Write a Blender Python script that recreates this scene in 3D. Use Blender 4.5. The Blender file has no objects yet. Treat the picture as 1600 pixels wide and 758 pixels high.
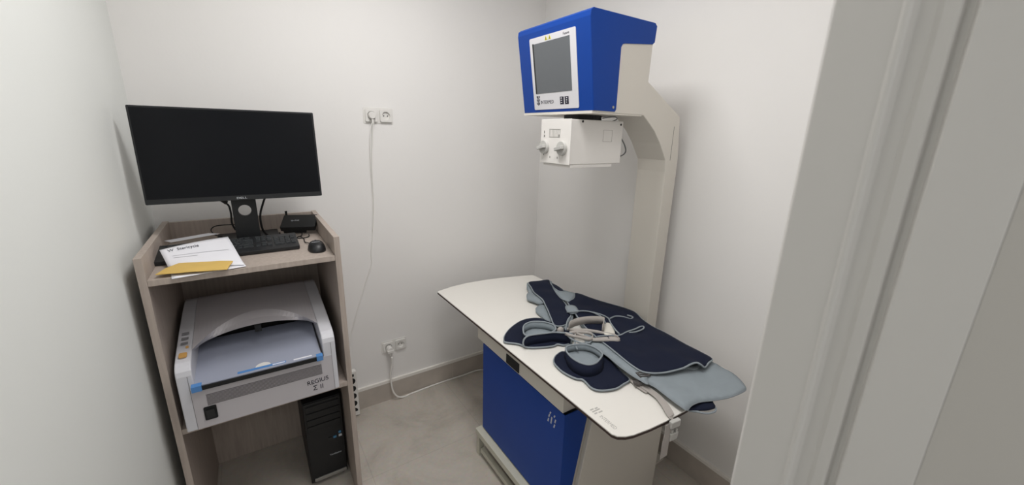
import bpy, bmesh, math, random
from mathutils import Vector, Matrix, geometry
random.seed(7)
scene = bpy.context.scene
COL = scene.collection

# ------------------------------------------------------------------ camera
F_PX = 622.6
YAW, PITCH, ROLL = math.radians(33.7), math.radians(15.47), math.radians(-1.48)
def cam_axes():
    cy, sy, cp, sp, cr, sr = math.cos(YAW), math.sin(YAW), math.cos(PITCH), math.sin(PITCH), math.cos(ROLL), math.sin(ROLL)
    fwd = Vector((sy*cp, cy*cp, -sp)); right = Vector((cy, -sy, 0)); down = fwd.cross(right)
    return right*cr + down*sr, -right*sr + down*cr, fwd
r_, d_, f_ = cam_axes()
cam_data = bpy.data.cameras.new('camera')
cam = bpy.data.objects.new('camera', cam_data); COL.objects.link(cam)
cam.matrix_world = Matrix(((r_.x, -d_.x, -f_.x, 0), (r_.y, -d_.y, -f_.y, 0), (r_.z, -d_.z, -f_.z, 1.6), (0, 0, 0, 1)))
cam_data.sensor_width = 36; cam_data.lens = F_PX/1600*36
cam_data.clip_start = .01
cam_data.dof.use_dof = True; cam_data.dof.focus_distance = 1.6; cam_data.dof.aperture_fstop = 5.0
scene.camera = cam

# ------------------------------------------------------------------ light and exposure
scene.view_settings.view_transform = 'Standard'; scene.view_settings.look = 'None'
scene.view_settings.gamma = 1; scene.view_settings.use_curve_mapping = False
scene.view_settings.exposure = 0.02
world = bpy.data.worlds.new('world'); scene.world = world; world.use_nodes = True
world.node_tree.nodes['Background'].inputs[0].default_value = (.97, 1.0, .99, 1)
world.node_tree.nodes['Background'].inputs[1].default_value = .33
def area(name, loc, size, power, color, rot=(0, 0, 0), size_y=None):
    l = bpy.data.lights.new(name, 'AREA'); l.energy = power; l.color = color; l.size = size
    if size_y: l.shape = 'RECTANGLE'; l.size_y = size_y
    o = bpy.data.objects.new(name, l); COL.objects.link(o); o.location = loc; o.rotation_euler = rot
    return o
CEIL = 2.62
area('ceiling_lamp_light', (.50, 1.2, CEIL-.035), .44, 12, (1, .985, .97))
area('ceiling_lamp_light', (.50, .45, CEIL-.035), .44, 5, (1, .985, .97))
area('hallway_fill_light', (-.1, -1.3, 2.5), .8, 13, (1, .99, .97))  # unseen fill light added behind the camera, lifts jamb and low walls

# world coordinates (metres) of the cloth outlines lying on the table
PTS = {'apron_body': [(1.283, 1.405, 0.779), (1.325, 1.418, 0.779), (1.38, 1.455, 0.779), (1.401, 1.433, 0.779), (1.41, 1.379, 0.779), (1.421, 1.33, 0.779),
                (1.443, 1.267, 0.779), (1.467, 1.2, 0.779), (1.476, 1.132, 0.779), (1.444, 1.061, 0.779), (1.427, 0.994, 0.779), (1.426, 0.93, 0.779),
                (1.414, 0.829, 0.779), (1.411, 0.751, 0.779), (1.404, 0.701, 0.779), (1.358, 0.687, 0.785), (1.317, 0.677, 0.785),
                (1.296, 0.682, 0.8), (1.287, 0.693, 0.805), (1.269, 0.703, 0.8), (1.238, 0.711, 0.79), (1.204, 0.722, 0.785), (1.166, 0.739, 0.779),
                (1.129, 0.757, 0.779), (1.103, 0.784, 0.779), (1.101, 0.823, 0.779), (1.107, 0.867, 0.779), (1.119, 0.926, 0.779),
                (1.128, 0.977, 0.779), (1.136, 1.026, 0.779), (1.162, 1.14, 0.779), (1.212, 1.258, 0.779)],
 'apron_fold': [(1.141, 1.118, 0.77), (1.147, 1.044, 0.77), (1.139, 0.988, 0.77), (1.131, 0.936, 0.77), (1.119, 0.877, 0.77), (1.113, 0.832, 0.77),
                (1.115, 0.792, 0.77), (1.098, 0.762, 0.77), (1.071, 0.734, 0.77), (1.066, 0.763, 0.77), (1.064, 0.805, 0.77), (1.071, 0.872, 0.77),
                (1.083, 0.938, 0.77), (1.081, 0.999, 0.77), (1.084, 1.057, 0.77)],
 'apron_lining': [(1.134, 0.81, 0.762), (1.257, 0.827, 0.762), (1.366, 0.788, 0.762), (1.409, 0.704, 0.762), (1.407, 0.659, 0.762),
                  (1.403, 0.614, 0.762), (1.383, 0.575, 0.762), (1.355, 0.545, 0.762), (1.323, 0.54, 0.762), (1.252, 0.549, 0.762),
                  (1.203, 0.577, 0.752), (1.156, 0.592, 0.755), (1.113, 0.594, 0.757), (1.081, 0.589, 0.757), (1.074, 0.61, 0.762),
                  (1.08, 0.66, 0.762), (1.088, 0.712, 0.762), (1.088, 0.75, 0.762)],
 'band': [(1.066, 1.144, 0.806), (1.089, 1.157, 0.806), (1.136, 1.161, 0.806), (1.191, 1.146, 0.806), (1.236, 1.113, 0.806), (1.212, 1.085, 0.806),
          (1.177, 1.058, 0.806)],
 'band2': [(1.028, 1.124, 0.795), (1.034, 1.102, 0.795), (1.055, 1.071, 0.795), (1.076, 1.04, 0.795), (1.095, 1.035, 0.795), (1.117, 1.053, 0.795),
           (1.114, 1.08, 0.795), (1.083, 1.105, 0.795), (1.048, 1.119, 0.795)],
 'band3': [(1.068, 1.157, 0.79), (1.089, 1.132, 0.79), (1.13, 1.108, 0.79), (1.157, 1.078, 0.79), (1.18, 1.045, 0.79), (1.203, 1.012, 0.79),
           (1.191, 0.976, 0.79), (1.14, 1.006, 0.79), (1.102, 1.029, 0.79), (1.087, 1.063, 0.79), (1.075, 1.108, 0.79)],
 'bar': [(1.106, 1.045, 0.787), (1.204, 1.006, 0.787), (1.193, 0.978, 0.787), (1.131, 1.015, 0.787), (1.093, 1.031, 0.787)],
 'belt': [(1.081, 0.808, 0.749), (1.079, 0.782, 0.749), (1.074, 0.75, 0.749), (1.073, 0.717, 0.749), (1.068, 0.684, 0.749), (1.052, 0.648, 0.749),
          (1.032, 0.616, 0.749), (1.032, 0.602, 0.735), (1.058, 0.611, 0.7)],
 'belt2': [(1.072, 0.809, 0.7465), (1.065, 0.782, 0.7465), (1.061, 0.753, 0.7465), (1.062, 0.724, 0.7465)],
 'buckle_a': [(1.097, 0.776, 0.775)],
 'buckle_b': [(1.059, 0.767, 0.755)],
 'collar1': [(0.826, 1.281, 0.748), (0.857, 1.317, 0.748), (0.913, 1.356, 0.748), (0.986, 1.386, 0.748), (1.044, 1.384, 0.748), (1.083, 1.36, 0.748),
             (1.101, 1.319, 0.748), (1.11, 1.283, 0.748), (1.133, 1.255, 0.748), (1.141, 1.207, 0.748), (1.111, 1.156, 0.748), (1.062, 1.118, 0.748),
             (1.021, 1.112, 0.748), (0.999, 1.134, 0.748), (0.973, 1.132, 0.748), (0.923, 1.15, 0.748), (0.877, 1.177, 0.748), (0.864, 1.209, 0.748),
             (0.852, 1.228, 0.748), (0.82, 1.259, 0.748)],
 'collar2': [(0.897, 1.03, 0.748), (0.921, 1.058, 0.748), (0.947, 1.072, 0.748), (0.98, 1.075, 0.748), (0.994, 1.033, 0.748), (1.019, 0.986, 0.748),
             (1.062, 0.96, 0.748), (1.108, 0.981, 0.748), (1.106, 0.955, 0.748), (1.093, 0.912, 0.748), (1.074, 0.853, 0.748), (1.062, 0.805, 0.748),
             (1.022, 0.798, 0.748), (0.983, 0.794, 0.748), (0.947, 0.804, 0.748), (0.919, 0.821, 0.748), (0.91, 0.845, 0.748), (0.916, 0.876, 0.748),
             (0.916, 0.897, 0.748), (0.902, 0.909, 0.748), (0.891, 0.941, 0.748), (0.887, 0.981, 0.748)],
 'cord1': [(1.185, 1.292, 0.785), (1.199, 1.267, 0.795), (1.248, 1.246, 0.795), (1.272, 1.216, 0.795), (1.277, 1.167, 0.795), (1.259, 1.125, 0.795),
           (1.248, 1.107, 0.79)],
 'cord2': [(1.272, 1.237, 0.79), (1.297, 1.194, 0.79), (1.301, 1.142, 0.79), (1.273, 1.099, 0.79), (1.237, 1.04, 0.795), (1.23, 1.009, 0.79)],
 'cord3': [(1.31, 1.138, 0.786), (1.348, 1.142, 0.786), (1.374, 1.126, 0.786), (1.385, 1.102, 0.786), (1.39, 1.087, 0.786), (1.416, 1.095, 0.786),
           (1.409, 1.122, 0.786)],
 'cord4': [(1.135, 1.044, 0.788), (1.181, 1.027, 0.788), (1.224, 1.004, 0.788), (1.278, 1.008, 0.788), (1.325, 1.007, 0.788), (1.366, 1.01, 0.788),
           (1.378, 1.003, 0.788), (1.356, 0.989, 0.788), (1.311, 0.988, 0.788), (1.278, 0.998, 0.788)],
 'cord5': [(1.152, 1.228, 0.8), (1.12, 1.21, 0.8), (1.087, 1.183, 0.795), (1.056, 1.151, 0.79)],
 'cord6': [(1.042, 1.098, 0.78), (1.035, 1.071, 0.78), (1.017, 1.047, 0.78), (1.004, 1.021, 0.78)],
 'cord7': [(1.047, 1.141, 0.785), (1.033, 1.093, 0.785), (1.045, 1.043, 0.785), (1.072, 1.027, 0.785), (1.101, 1.04, 0.785)],
 'envelope': [(-0.275, 1.543, 1.152), (-0.091, 1.489, 1.152), (-0.073, 1.598, 1.152), (-0.138, 1.638, 1.152), (-0.208, 1.653, 1.152),
              (-0.251, 1.621, 1.152)],
 'flap_c': [(1.35, 1.614, 0.789), (1.354, 1.578, 0.789), (1.345, 1.519, 0.789), (1.336, 1.493, 0.789), (1.315, 1.505, 0.789), (1.323, 1.563, 0.789)],
 'front1': [(1.053, 1.112, 0.797), (1.026, 1.134, 0.797), (0.997, 1.158, 0.797), (0.959, 1.17, 0.797), (0.916, 1.184, 0.797), (0.884, 1.19, 0.797),
            (0.859, 1.189, 0.797)],
 'hang_bot': [(0.984, 0.59, 0.617)],
 'hang_top': [(0.959, 0.59, 0.763)],
 'hb1': [(1.026, 0.59, 0.729)],
 'hb2': [(1.026, 0.59, 0.683)],
 'knot': [(1.05, 1.18, 0.8)],
 'lobe_a': [(1.345, 1.601, 0.783), (1.349, 1.566, 0.783), (1.355, 1.499, 0.783), (1.374, 1.458, 0.783), (1.356, 1.428, 0.783), (1.322, 1.4, 0.783),
            (1.283, 1.385, 0.783), (1.274, 1.4, 0.783), (1.27, 1.439, 0.783), (1.301, 1.52, 0.783)],
 'lobe_b': [(1.222, 1.345, 0.785), (1.254, 1.343, 0.785), (1.263, 1.321, 0.785), (1.247, 1.28, 0.785), (1.22, 1.263, 0.785), (1.194, 1.27, 0.785),
            (1.192, 1.296, 0.785)],
 'loop1': [(0.888, 1.227, 0.792), (0.918, 1.269, 0.792), (0.949, 1.285, 0.792), (0.985, 1.282, 0.792), (1.015, 1.26, 0.792), (1.032, 1.236, 0.792),
           (1.037, 1.206, 0.792), (1.019, 1.175, 0.792), (0.982, 1.165, 0.792), (0.941, 1.173, 0.792), (0.906, 1.188, 0.792), (0.881, 1.199, 0.792)],
 'loop2': [(0.975, 1.049, 0.787), (1.013, 1.043, 0.787), (1.049, 1.022, 0.787), (1.064, 0.99, 0.787), (1.063, 0.955, 0.787), (1.052, 0.934, 0.787),
           (1.026, 0.918, 0.787), (0.988, 0.904, 0.787), (0.958, 0.909, 0.787), (0.94, 0.935, 0.787), (0.936, 0.972, 0.787), (0.944, 1.01, 0.787),
           (0.956, 1.035, 0.787)],
 'paper_back': [(-0.289, 2.063, 1.143), (-0.227, 2.113, 1.143), (-0.158, 2.14, 1.143), (-0.156, 1.992, 1.143), (-0.247, 1.975, 1.143)],
 'paper_top': [(-0.279, 1.728, 1.186), (-0.09, 1.822, 1.188), (-0.045, 1.553, 1.147), (-0.254, 1.647, 1.147)],
 'paper_under': [(-0.24, 1.542, 1.143), (-0.185, 1.55, 1.143), (-0.042, 1.557, 1.143), (-0.067, 1.739, 1.143), (-0.198, 1.723, 1.143)],
 'roll_navy': [(1.111, 0.604, 0.742), (1.155, 0.607, 0.742), (1.192, 0.596, 0.742), (1.216, 0.583, 0.742), (1.207, 0.571, 0.742),
               (1.192, 0.557, 0.742), (1.158, 0.564, 0.742), (1.131, 0.58, 0.742), (1.109, 0.594, 0.742)],
 'roll_pipe': [(1.107, 0.601, 0.738), (1.123, 0.584, 0.738), (1.15, 0.578, 0.738), (1.181, 0.57, 0.738), (1.198, 0.558, 0.738), (1.179, 0.549, 0.738),
               (1.152, 0.555, 0.738), (1.135, 0.569, 0.738), (1.127, 0.581, 0.738)],
 'strip': [(1.269, 1.718, 0.775), (1.331, 1.706, 0.775), (1.39, 1.691, 0.775), (1.359, 1.632, 0.775), (1.34, 1.577, 0.775), (1.29, 1.468, 0.775),
           (1.25, 1.38, 0.775), (1.205, 1.288, 0.775), (1.153, 1.241, 0.775), (1.113, 1.213, 0.775), (1.079, 1.212, 0.775), (1.062, 1.236, 0.775),
           (1.094, 1.298, 0.775), (1.128, 1.361, 0.775), (1.163, 1.431, 0.775), (1.19, 1.491, 0.775), (1.207, 1.582, 0.775), (1.237, 1.652, 0.775)],
 'strip_lining_a': [(1.279, 1.746, 0.758), (1.257, 1.679, 0.758), (1.233, 1.597, 0.758), (1.215, 1.518, 0.758), (1.191, 1.476, 0.758),
                    (1.166, 1.481, 0.758), (1.154, 1.525, 0.758), (1.145, 1.559, 0.758), (1.172, 1.602, 0.758), (1.207, 1.633, 0.758),
                    (1.235, 1.691, 0.758)],
 'strip_lining_b': [(1.121, 1.452, 0.752), (1.161, 1.473, 0.752), (1.186, 1.458, 0.752), (1.156, 1.389, 0.752), (1.105, 1.3, 0.752),
                    (1.088, 1.332, 0.752), (1.095, 1.376, 0.752), (1.102, 1.421, 0.752)],
 'tab2': [(0.876, 1.003, 0.768), (0.898, 1.031, 0.768), (0.93, 1.049, 0.768), (0.947, 1.039, 0.768), (0.954, 0.998, 0.768), (0.958, 0.959, 0.768),
          (0.977, 0.927, 0.768), (1.012, 0.922, 0.768), (1.063, 0.932, 0.768), (1.049, 0.879, 0.768), (1.008, 0.829, 0.768), (0.943, 0.828, 0.768),
          (0.914, 0.868, 0.768), (0.885, 0.903, 0.768), (0.876, 0.955, 0.768)],
 'tag': [(1.24, 1.108, 0.79), (1.266, 1.093, 0.79), (1.218, 1.023, 0.79), (1.196, 1.023, 0.79), (1.172, 1.04, 0.79)]}

# ------------------------------------------------------------------ materials
MATS = {}
def mat(name, rgb, rough=.6, metal=0., noise=0., nscale=20., bump=0., bscale=200., emit=None, spec=.5, coat=0., nscale2=None):
    if name in MATS: return MATS[name]
    m = bpy.data.materials.new(name); m.use_nodes = True; nt = m.node_tree; b = nt.nodes['Principled BSDF']
    lin = [((c/255+.055)/1.055)**2.4 if c > 10 else c/255/12.92 for c in rgb]
    b.inputs['Base Color'].default_value = (*lin, 1); b.inputs['Roughness'].default_value = rough
    b.inputs['Metallic'].default_value = metal; b.inputs['Specular IOR Level'].default_value = spec
    b.inputs['Coat Weight'].default_value = coat
    tc = nt.nodes.new('ShaderNodeTexCoord')
    if noise:
        n = nt.nodes.new('ShaderNodeTexNoise'); n.inputs['Scale'].default_value = nscale; n.inputs['Detail'].default_value = 6
        nt.links.new(tc.outputs['Object'], n.inputs['Vector'])
        r = nt.nodes.new('ShaderNodeValToRGB'); r.color_ramp.elements[0].position = .3; r.color_ramp.elements[1].position = .7
        r.color_ramp.elements[0].color = (*[c*(1-noise) for c in lin], 1); r.color_ramp.elements[1].color = (*[min(1, c*(1+noise)) for c in lin], 1)
        nt.links.new(n.outputs['Fac'], r.inputs['Fac']); nt.links.new(r.outputs['Color'], b.inputs['Base Color'])
    if bump:
        n = nt.nodes.new('ShaderNodeTexNoise'); n.inputs['Scale'].default_value = bscale; n.inputs['Detail'].default_value = 3
        nt.links.new(tc.outputs['Object'], n.inputs['Vector'])
        bp = nt.nodes.new('ShaderNodeBump'); bp.inputs['Strength'].default_value = bump; bp.inputs['Distance'].default_value = .002
        nt.links.new(n.outputs['Fac'], bp.inputs['Height']); nt.links.new(bp.outputs['Normal'], b.inputs['Normal'])
    if emit: b.inputs['Emission Color'].default_value = (*emit[0], 1); b.inputs['Emission Strength'].default_value = emit[1]
    MATS[name] = m; return m
def floor_mat():
    m = bpy.data.materials.new('floor_tile'); m.use_nodes = True; nt = m.node_tree; b = nt.nodes['Principled BSDF']; L = nt.links.new
    tc = nt.nodes.new('ShaderNodeTexCoord')
    n1 = nt.nodes.new('ShaderNodeTexNoise'); n1.inputs['Scale'].default_value = 2.4; n1.inputs['Detail'].default_value = 8; n1.inputs['Roughness'].default_value = .62; n1.inputs['Distortion'].default_value = .5
    n2 = nt.nodes.new('ShaderNodeTexNoise'); n2.inputs['Scale'].default_value = 60; n2.inputs['Detail'].default_value = 4
    L(tc.outputs['Object'], n1.inputs['Vector']); L(tc.outputs['Object'], n2.inputs['Vector'])
    r = nt.nodes.new('ShaderNodeValToRGB'); e = r.color_ramp.elements
    e[0].position = .30; e[0].color = (.34, .305, .265, 1); e[1].position = .68; e[1].color = (.58, .535, .48, 1)
    e2 = r.color_ramp.elements.new(.48); e2.color = (.49, .45, .40, 1)
    L(n1.outputs['Fac'], r.inputs['Fac'])
    mx = nt.nodes.new('ShaderNodeMix'); mx.data_type = 'RGBA'; mx.blend_type = 'OVERLAY'; mx.inputs[0].default_value = .12
    L(r.outputs['Color'], mx.inputs[6]); L(n2.outputs['Color'], mx.inputs[7])
    br = nt.nodes.new('ShaderNodeTexBrick'); br.offset = 0; br.inputs['Scale'].default_value = 1; br.inputs['Brick Width'].default_value = .6; br.inputs['Row Height'].default_value = .6
    br.inputs['Mortar Size'].default_value = .0018; br.inputs['Color1'].default_value = (1, 1, 1, 1); br.inputs['Color2'].default_value = (1, 1, 1, 1); br.inputs['Mortar'].default_value = (.86, .86, .86, 1)
    mp = nt.nodes.new('ShaderNodeMapping'); mp.inputs['Location'].default_value = (.28, .38, 0); L(tc.outputs['Object'], mp.inputs['Vector']); L(mp.outputs['Vector'], br.inputs['Vector'])
    m2 = nt.nodes.new('ShaderNodeMix'); m2.data_type = 'RGBA'; m2.blend_type = 'MULTIPLY'; m2.inputs[0].default_value = 1
    L(mx.outputs[2], m2.inputs[6]); L(br.outputs['Color'], m2.inputs[7]); L(m2.outputs[2], b.inputs['Base Color'])
    b.inputs['Roughness'].default_value = .42
    return m
def wood_mat():
    m = bpy.data.materials.new('beige_laminate'); m.use_nodes = True; nt = m.node_tree; b = nt.nodes['Principled BSDF']; L = nt.links.new
    tc = nt.nodes.new('ShaderNodeTexCoord'); mp = nt.nodes.new('ShaderNodeMapping'); mp.inputs['Scale'].default_value = (30, 30, 2.2)
    n = nt.nodes.new('ShaderNodeTexNoise'); n.inputs['Scale'].default_value = 3; n.inputs['Detail'].default_value = 7
    L(tc.outputs['Object'], mp.inputs['Vector']); L(mp.outputs['Vector'], n.inputs['Vector'])
    r = nt.nodes.new('ShaderNodeValToRGB'); e = r.color_ramp.elements
    e[0].position = .3; e[0].color = (.375, .315, .275, 1); e[1].position = .7; e[1].color = (.46, .395, .35, 1)
    L(n.outputs['Fac'], r.inputs['Fac']); L(r.outputs['Color'], b.inputs['Base Color']); b.inputs['Roughness'].default_value = .55
    return m
M_wall = mat('wall_paint', (235, 233, 231), .85, noise=.012, nscale=1.5, bump=.12, bscale=90)
M_wall_left = mat('wall_paint_left', (231, 233, 230), .85, noise=.012, nscale=1.5, bump=.12, bscale=90)
M_ceil = mat('ceiling_paint', (228, 226, 222), .9)
M_floor = floor_mat(); M_wood = wood_mat()
M_skirt = mat('skirting_tile', (184, 175, 166), .5, noise=.13, nscale=7)
M_grout = mat('skirting_cap', (235, 231, 225), .7)
M_frame = mat('door_frame_paint', (214, 211, 207), .45)
M_blue = mat('blue_enamel', (8, 62, 148), .42, spec=.25, noise=.02, nscale=3)
M_beige = mat('beige_enamel', (216, 211, 202), .45, bump=.05, bscale=400)
M_beige_dark = mat('rail_metal', (196, 194, 180), .4)
M_top = mat('table_laminate', (236, 233, 227), .38)
M_edge = mat('dark_table_edge', (58, 42, 36), .6)
M_black = mat('black_plastic', (21, 23, 26), .45)
M_black2 = mat('black_matte', (16, 17, 18), .7)
M_screen_off = mat('switched_off_screen', (10, 12, 17), .3, spec=.2)
M_glass = mat('touch_screen', (98, 102, 106), .3)
M_white = mat('white_plastic', (226, 224, 220), .4)
M_panel = mat('panel_film', (214, 213, 217), .4)
M_coll = mat('collimator_paint', (232, 229, 225), .5)
M_knob = mat('grey_knob', (190, 189, 185), .5)
M_dark = mat('dark_print', (32, 30, 48), .6)
M_print_grey = mat('grey_print', (182, 180, 176), .6)
M_yel = mat('warning_yellow', (215, 205, 60), .6)
M_navy = mat('navy_fabric', (21, 27, 47), .85, noise=.04, nscale=300, bump=.35, bscale=500, spec=.25)
M_grey = mat('grey_fabric', (142, 151, 157), .8, noise=.03, nscale=40, bump=.3, bscale=500, spec=.25)
M_pipe = mat('grey_piping', (140, 148, 154), .7, bump=.2, bscale=400)
M_strap = mat('strap_webbing', (176, 170, 165), .8, bump=.4, bscale=700)
M_silver = mat('brushed_metal', (165, 163, 160), .35, metal=.7)
M_tag = mat('care_label', (222, 218, 208), .8)
M_rdr = mat('reader_plastic', (190, 186, 190), .5, bump=.05, bscale=500)
M_rdr_l = mat('reader_light_plastic', (208, 208, 214), .4)
M_cass = mat('cassette_face', (160, 165, 182), .42, noise=.02, nscale=4)
M_lblue = mat('cassette_blue', (84, 138, 200), .5)
M_oran = mat('orange_button', (205, 158, 90), .5)
M_vent = mat('vent_dark', (120, 116, 118), .6)
M_paper = mat('white_paper', (232, 232, 238), .8)
M_env = mat('manila_envelope', (215, 180, 100), .8, noise=.04, nscale=15)
M_cable = mat('white_cable', (238, 236, 232), .5)
M_key = mat('key_plastic', (38, 42, 45), .5)
M_ledblue = mat('port_blue', (70, 130, 170), .5)
M_pc = mat('pc_case', (11, 12, 16), .5)
M_galv = mat('logo_silver', (196, 200, 205), .5)

# ------------------------------------------------------------------ helpers
OFFS = None     # shift applied while the reader and its cassette are built
def tag(o, label=None, cat=None, group=None, kind=None):
    if label: o['label'] = label
    if cat: o['category'] = cat
    if group: o['group'] = group
    if kind: o['kind'] = kind
    return o
def empty(name, loc, label, cat, group=None):
    o = bpy.data.objects.new(name, None); COL.objects.link(o); o.location = loc; o.empty_display_size = .05
    return tag(o, label, cat, group)
def wloc(o):
    v = Vector(o.location)
    while o.parent: o = o.parent; v = v + o.location
    return v
def obj(name, bm, m, parent=None, label=None, smooth=False, bevel=0., solid=0., seg=2):
    """geometry is given in world coordinates; the origin goes to the mesh's own base"""
    bmesh.ops.recalc_face_normals(bm, faces=bm.faces)
    if OFFS is not None:
        for v in bm.verts: v.co = Vector((-.036+(v.co.x+.036)*.972, v.co.y, v.co.z)) + OFFS
    me = bpy.data.meshes.new(name)
    vs = [v.co for v in bm.verts]
    lo = Vector((min(v.x for v in vs), min(v.y for v in vs), min(v.z for v in vs))); hi = Vector((max(v.x for v in vs), max(v.y for v in vs), max(v.z for v in vs)))
    org = Vector(((lo.x+hi.x)/2, (lo.y+hi.y)/2, lo.z))
    bmesh.ops.translate(bm, verts=bm.verts, vec=-org)
    if smooth:
        for f in bm.faces: f.smooth = True
    bm.to_mesh(me); bm.free()
    for mm in (m if isinstance(m, (list, tuple)) else [m]): me.materials.append(mm)
    o = bpy.data.objects.new(name, me); COL.objects.link(o)
    if parent: o.parent = parent; o.location = org - wloc(parent)
    else: o.location = org
    if solid:
        s = o.modifiers.new('thickness', 'SOLIDIFY'); s.thickness = solid; s.offset = 0
    if bevel:
        b = o.modifiers.new('bevel', 'BEVEL'); b.width = bevel; b.segments = seg; b.limit_method = 'ANGLE'; b.angle_limit = math.radians(40)
    if label: o['label'] = label
    return o
def box(bm, x0, x1, y0, y1, z0, z1):
    v = [bm.verts.new((x, y, z)) for x in (x0, x1) for y in (y0, y1) for z in (z0, z1)]
    for q in ((0, 1, 3, 2), (4, 6, 7, 5), (0, 4, 5, 1), (2, 3, 7, 6), (0, 2, 6, 4), (1, 5, 7, 3)): bm.faces.new([v[i] for i in q])
    return v
def B(*a):
    bm = bmesh.new(); box(bm, *a); return bm
def prism(bm, pts, axis, a, b):
    """pts: 2-D polygon; axis 0: (y,z) along x, 1: (x,z) along y, 2: (x,y) along z"""
    def p3(p, t): return ((t, p[0], p[1]), (p[0], t, p[1]), (p[0], p[1], t))[axis]
    va = [bm.verts.new(p3(p, a)) for p in pts]; vb = [bm.verts.new(p3(p, b)) for p in pts]; n = len(pts)
    bm.faces.new(va); bm.faces.new(vb[::-1])
    for i in range(n): bm.faces.new((va[i], va[(i+1) % n], vb[(i+1) % n], vb[i]))
    return va+vb
def cyl(bm, c, axis, r, length, n=24, r2=None):
    """cylinder starting at c, going along axis"""
    a = Vector(axis).normalized(); u = a.orthogonal().normalized(); w = a.cross(u); c = Vector(c); r2 = r if r2 is None else r2
    A = [bm.verts.new(c+(u*math.cos(t)+w*math.sin(t))*r) for t in [2*math.pi*i/n for i in range(n)]]
    Bv = [bm.verts.new(c+a*length+(u*math.cos(t)+w*math.sin(t))*r2) for t in [2*math.pi*i/n for i in range(n)]]
    bm.faces.new(A[::-1]); bm.faces.new(Bv)
    for i in range(n): bm.faces.new((A[i], A[(i+1) % n], Bv[(i+1) % n], Bv[i]))
def catmull(p, closed=False, k=5):
    p = [Vector(q) for q in p]; n = len(p); out = []
    for i in range(n if closed else n-1):
        if closed: a, b, c, d = p[(i-1) % n], p[i], p[(i+1) % n], p[(i+2) % n]
        else: a, b, c, d = p[max(i-1, 0)], p[i], p[i+1], p[min(i+2, n-1)]
        for j in range(k):
            t = j/k
            out.append(.5*((2*b)+(c-a)*t+(2*a-5*b+4*c-d)*t*t+(3*b-a-3*c+d)*t**3))
    if not closed: out.append(p[-1])
    return out
def tube(bm, pts, r, closed=False, n=8):
    pts = [Vector(p) for p in pts]; N = len(pts); rings = []; u = None
    for i in range(N):
        a = pts[(i-1) % N] if (closed or i) else pts[i]; b = pts[(i+1) % N] if (closed or i < N-1) else pts[i]
        t = (b-a)
        if t.length < 1e-9: t = Vector((0, 0, 1))
        t.normalize()
        u = (t.orthogonal() if u is None else (u - t*u.dot(t)))
        if u.length < 1e-6: u = t.orthogonal()
        u.normalize(); w = t.cross(u)
        rings.append([bm.verts.new(pts[i]+(u*math.cos(2*math.pi*k/n)+w*math.sin(2*math.pi*k/n))*r) for k in range(n)])
    for i in range(N if closed else N-1):
        A, Bq = rings[i], rings[(i+1) % N]
        off = 0
        if closed and i == N-1:
            off = min(range(n), key=lambda s: (A[0].co-Bq[s].co).length)
        for k in range(n): bm.faces.new((A[k], A[(k+1) % n], Bq[(k+1+off) % n], Bq[(k+off) % n]))
    if not closed: bm.faces.new(rings[0][::-1]); bm.faces.new(rings[-1])
def T(pts, r, closed=False, n=8, k=5):
    bm = bmesh.new(); tube(bm, catmull(pts, closed, k), r, closed, n); return bm
def ribbon(path, up, w, t=.003, flat=False):
    """band of width w along path; up = direction across the band, thickness t"""
    bm = bmesh.new(); path = [Vector(p) for p in path]; N = len(path); rows = []
    for i in range(N):
        d = (path[min(i+1, N-1)]-path[max(i-1, 0)]).normalized()
        U = Vector(up) if up else d.cross(Vector((0, 0, 1)))
        U = (U - d*U.dot(d)).normalized(); nrm = d.cross(U).normalized(); c = path[i]
        rows.append([bm.verts.new(c+U*w/2*a+nrm*t/2*b) for a, b in ((-1, -1), (1, -1), (1, 1), (-1, 1))])
    for i in range(N-1):
        for k in range(4): bm.faces.new((rows[i][k], rows[i][(k+1) % 4], rows[i+1][(k+1) % 4], rows[i+1][k]))
    bm.faces.new(rows[0][::-1]); bm.faces.new(rows[-1])
    return bm
def cloth(outline, step=.016, bulge=.004, wob=.002, sub=4, seed=0):
    """a filled piece of cloth whose rim is the smooth closed outline"""
    rim = catmull(outline, True, sub); n = len(rim)
    xy = [Vector((p.x, p.y)) for p in rim]
    x0, x1 = min(p.x for p in xy), max(p.x for p in xy); y0, y1 = min(p.y for p in xy), max(p.y for p in xy)
    def inside(p):
        c = False
        for i in range(n):
            a, b = xy[i], xy[(i+1) % n]
            if (a.y > p.y) != (b.y > p.y) and p.x < (b.x-a.x)*(p.y-a.y)/(b.y-a.y)+a.x: c = not c
        return c
    pts = list(xy); rnd = random.Random(seed)
    y = y0
    row = 0
    while y < y1:
        x = x0 + (row % 2)*step/2
        while x < x1:
            p = Vector((x+rnd.uniform(-.1, .1)*step, y))
            if inside(p) and min((p-q).length for q in xy) > step*.55: pts.append(p)
            x += step
        y += step*.87; row += 1
    res = geometry.delaunay_2d_cdt(pts, [(i, (i+1) % n) for i in range(n)], [], 1, 1e-6)
    bm = bmesh.new(); vs = []
    for p in res[0]:
        ws = 0; z = 0; dm = 1e9
        for q, r3 in zip(xy, rim):
            d = (p-q).length; dm = min(dm, d); w = 1/(d*d+1e-7); ws += w; z += w*r3.z
        e = min(1, dm/.03)
        z = z/ws + bulge*e + wob*e*(math.sin(p.x*55+seed)+math.sin(p.y*41+p.x*23+seed*2))
        vs.append(bm.verts.new((p.x, p.y, z)))
    for f in res[2]:
        try: bm.faces.new([vs[i] for i in f])
        except ValueError: pass
    return bm, rim
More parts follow.
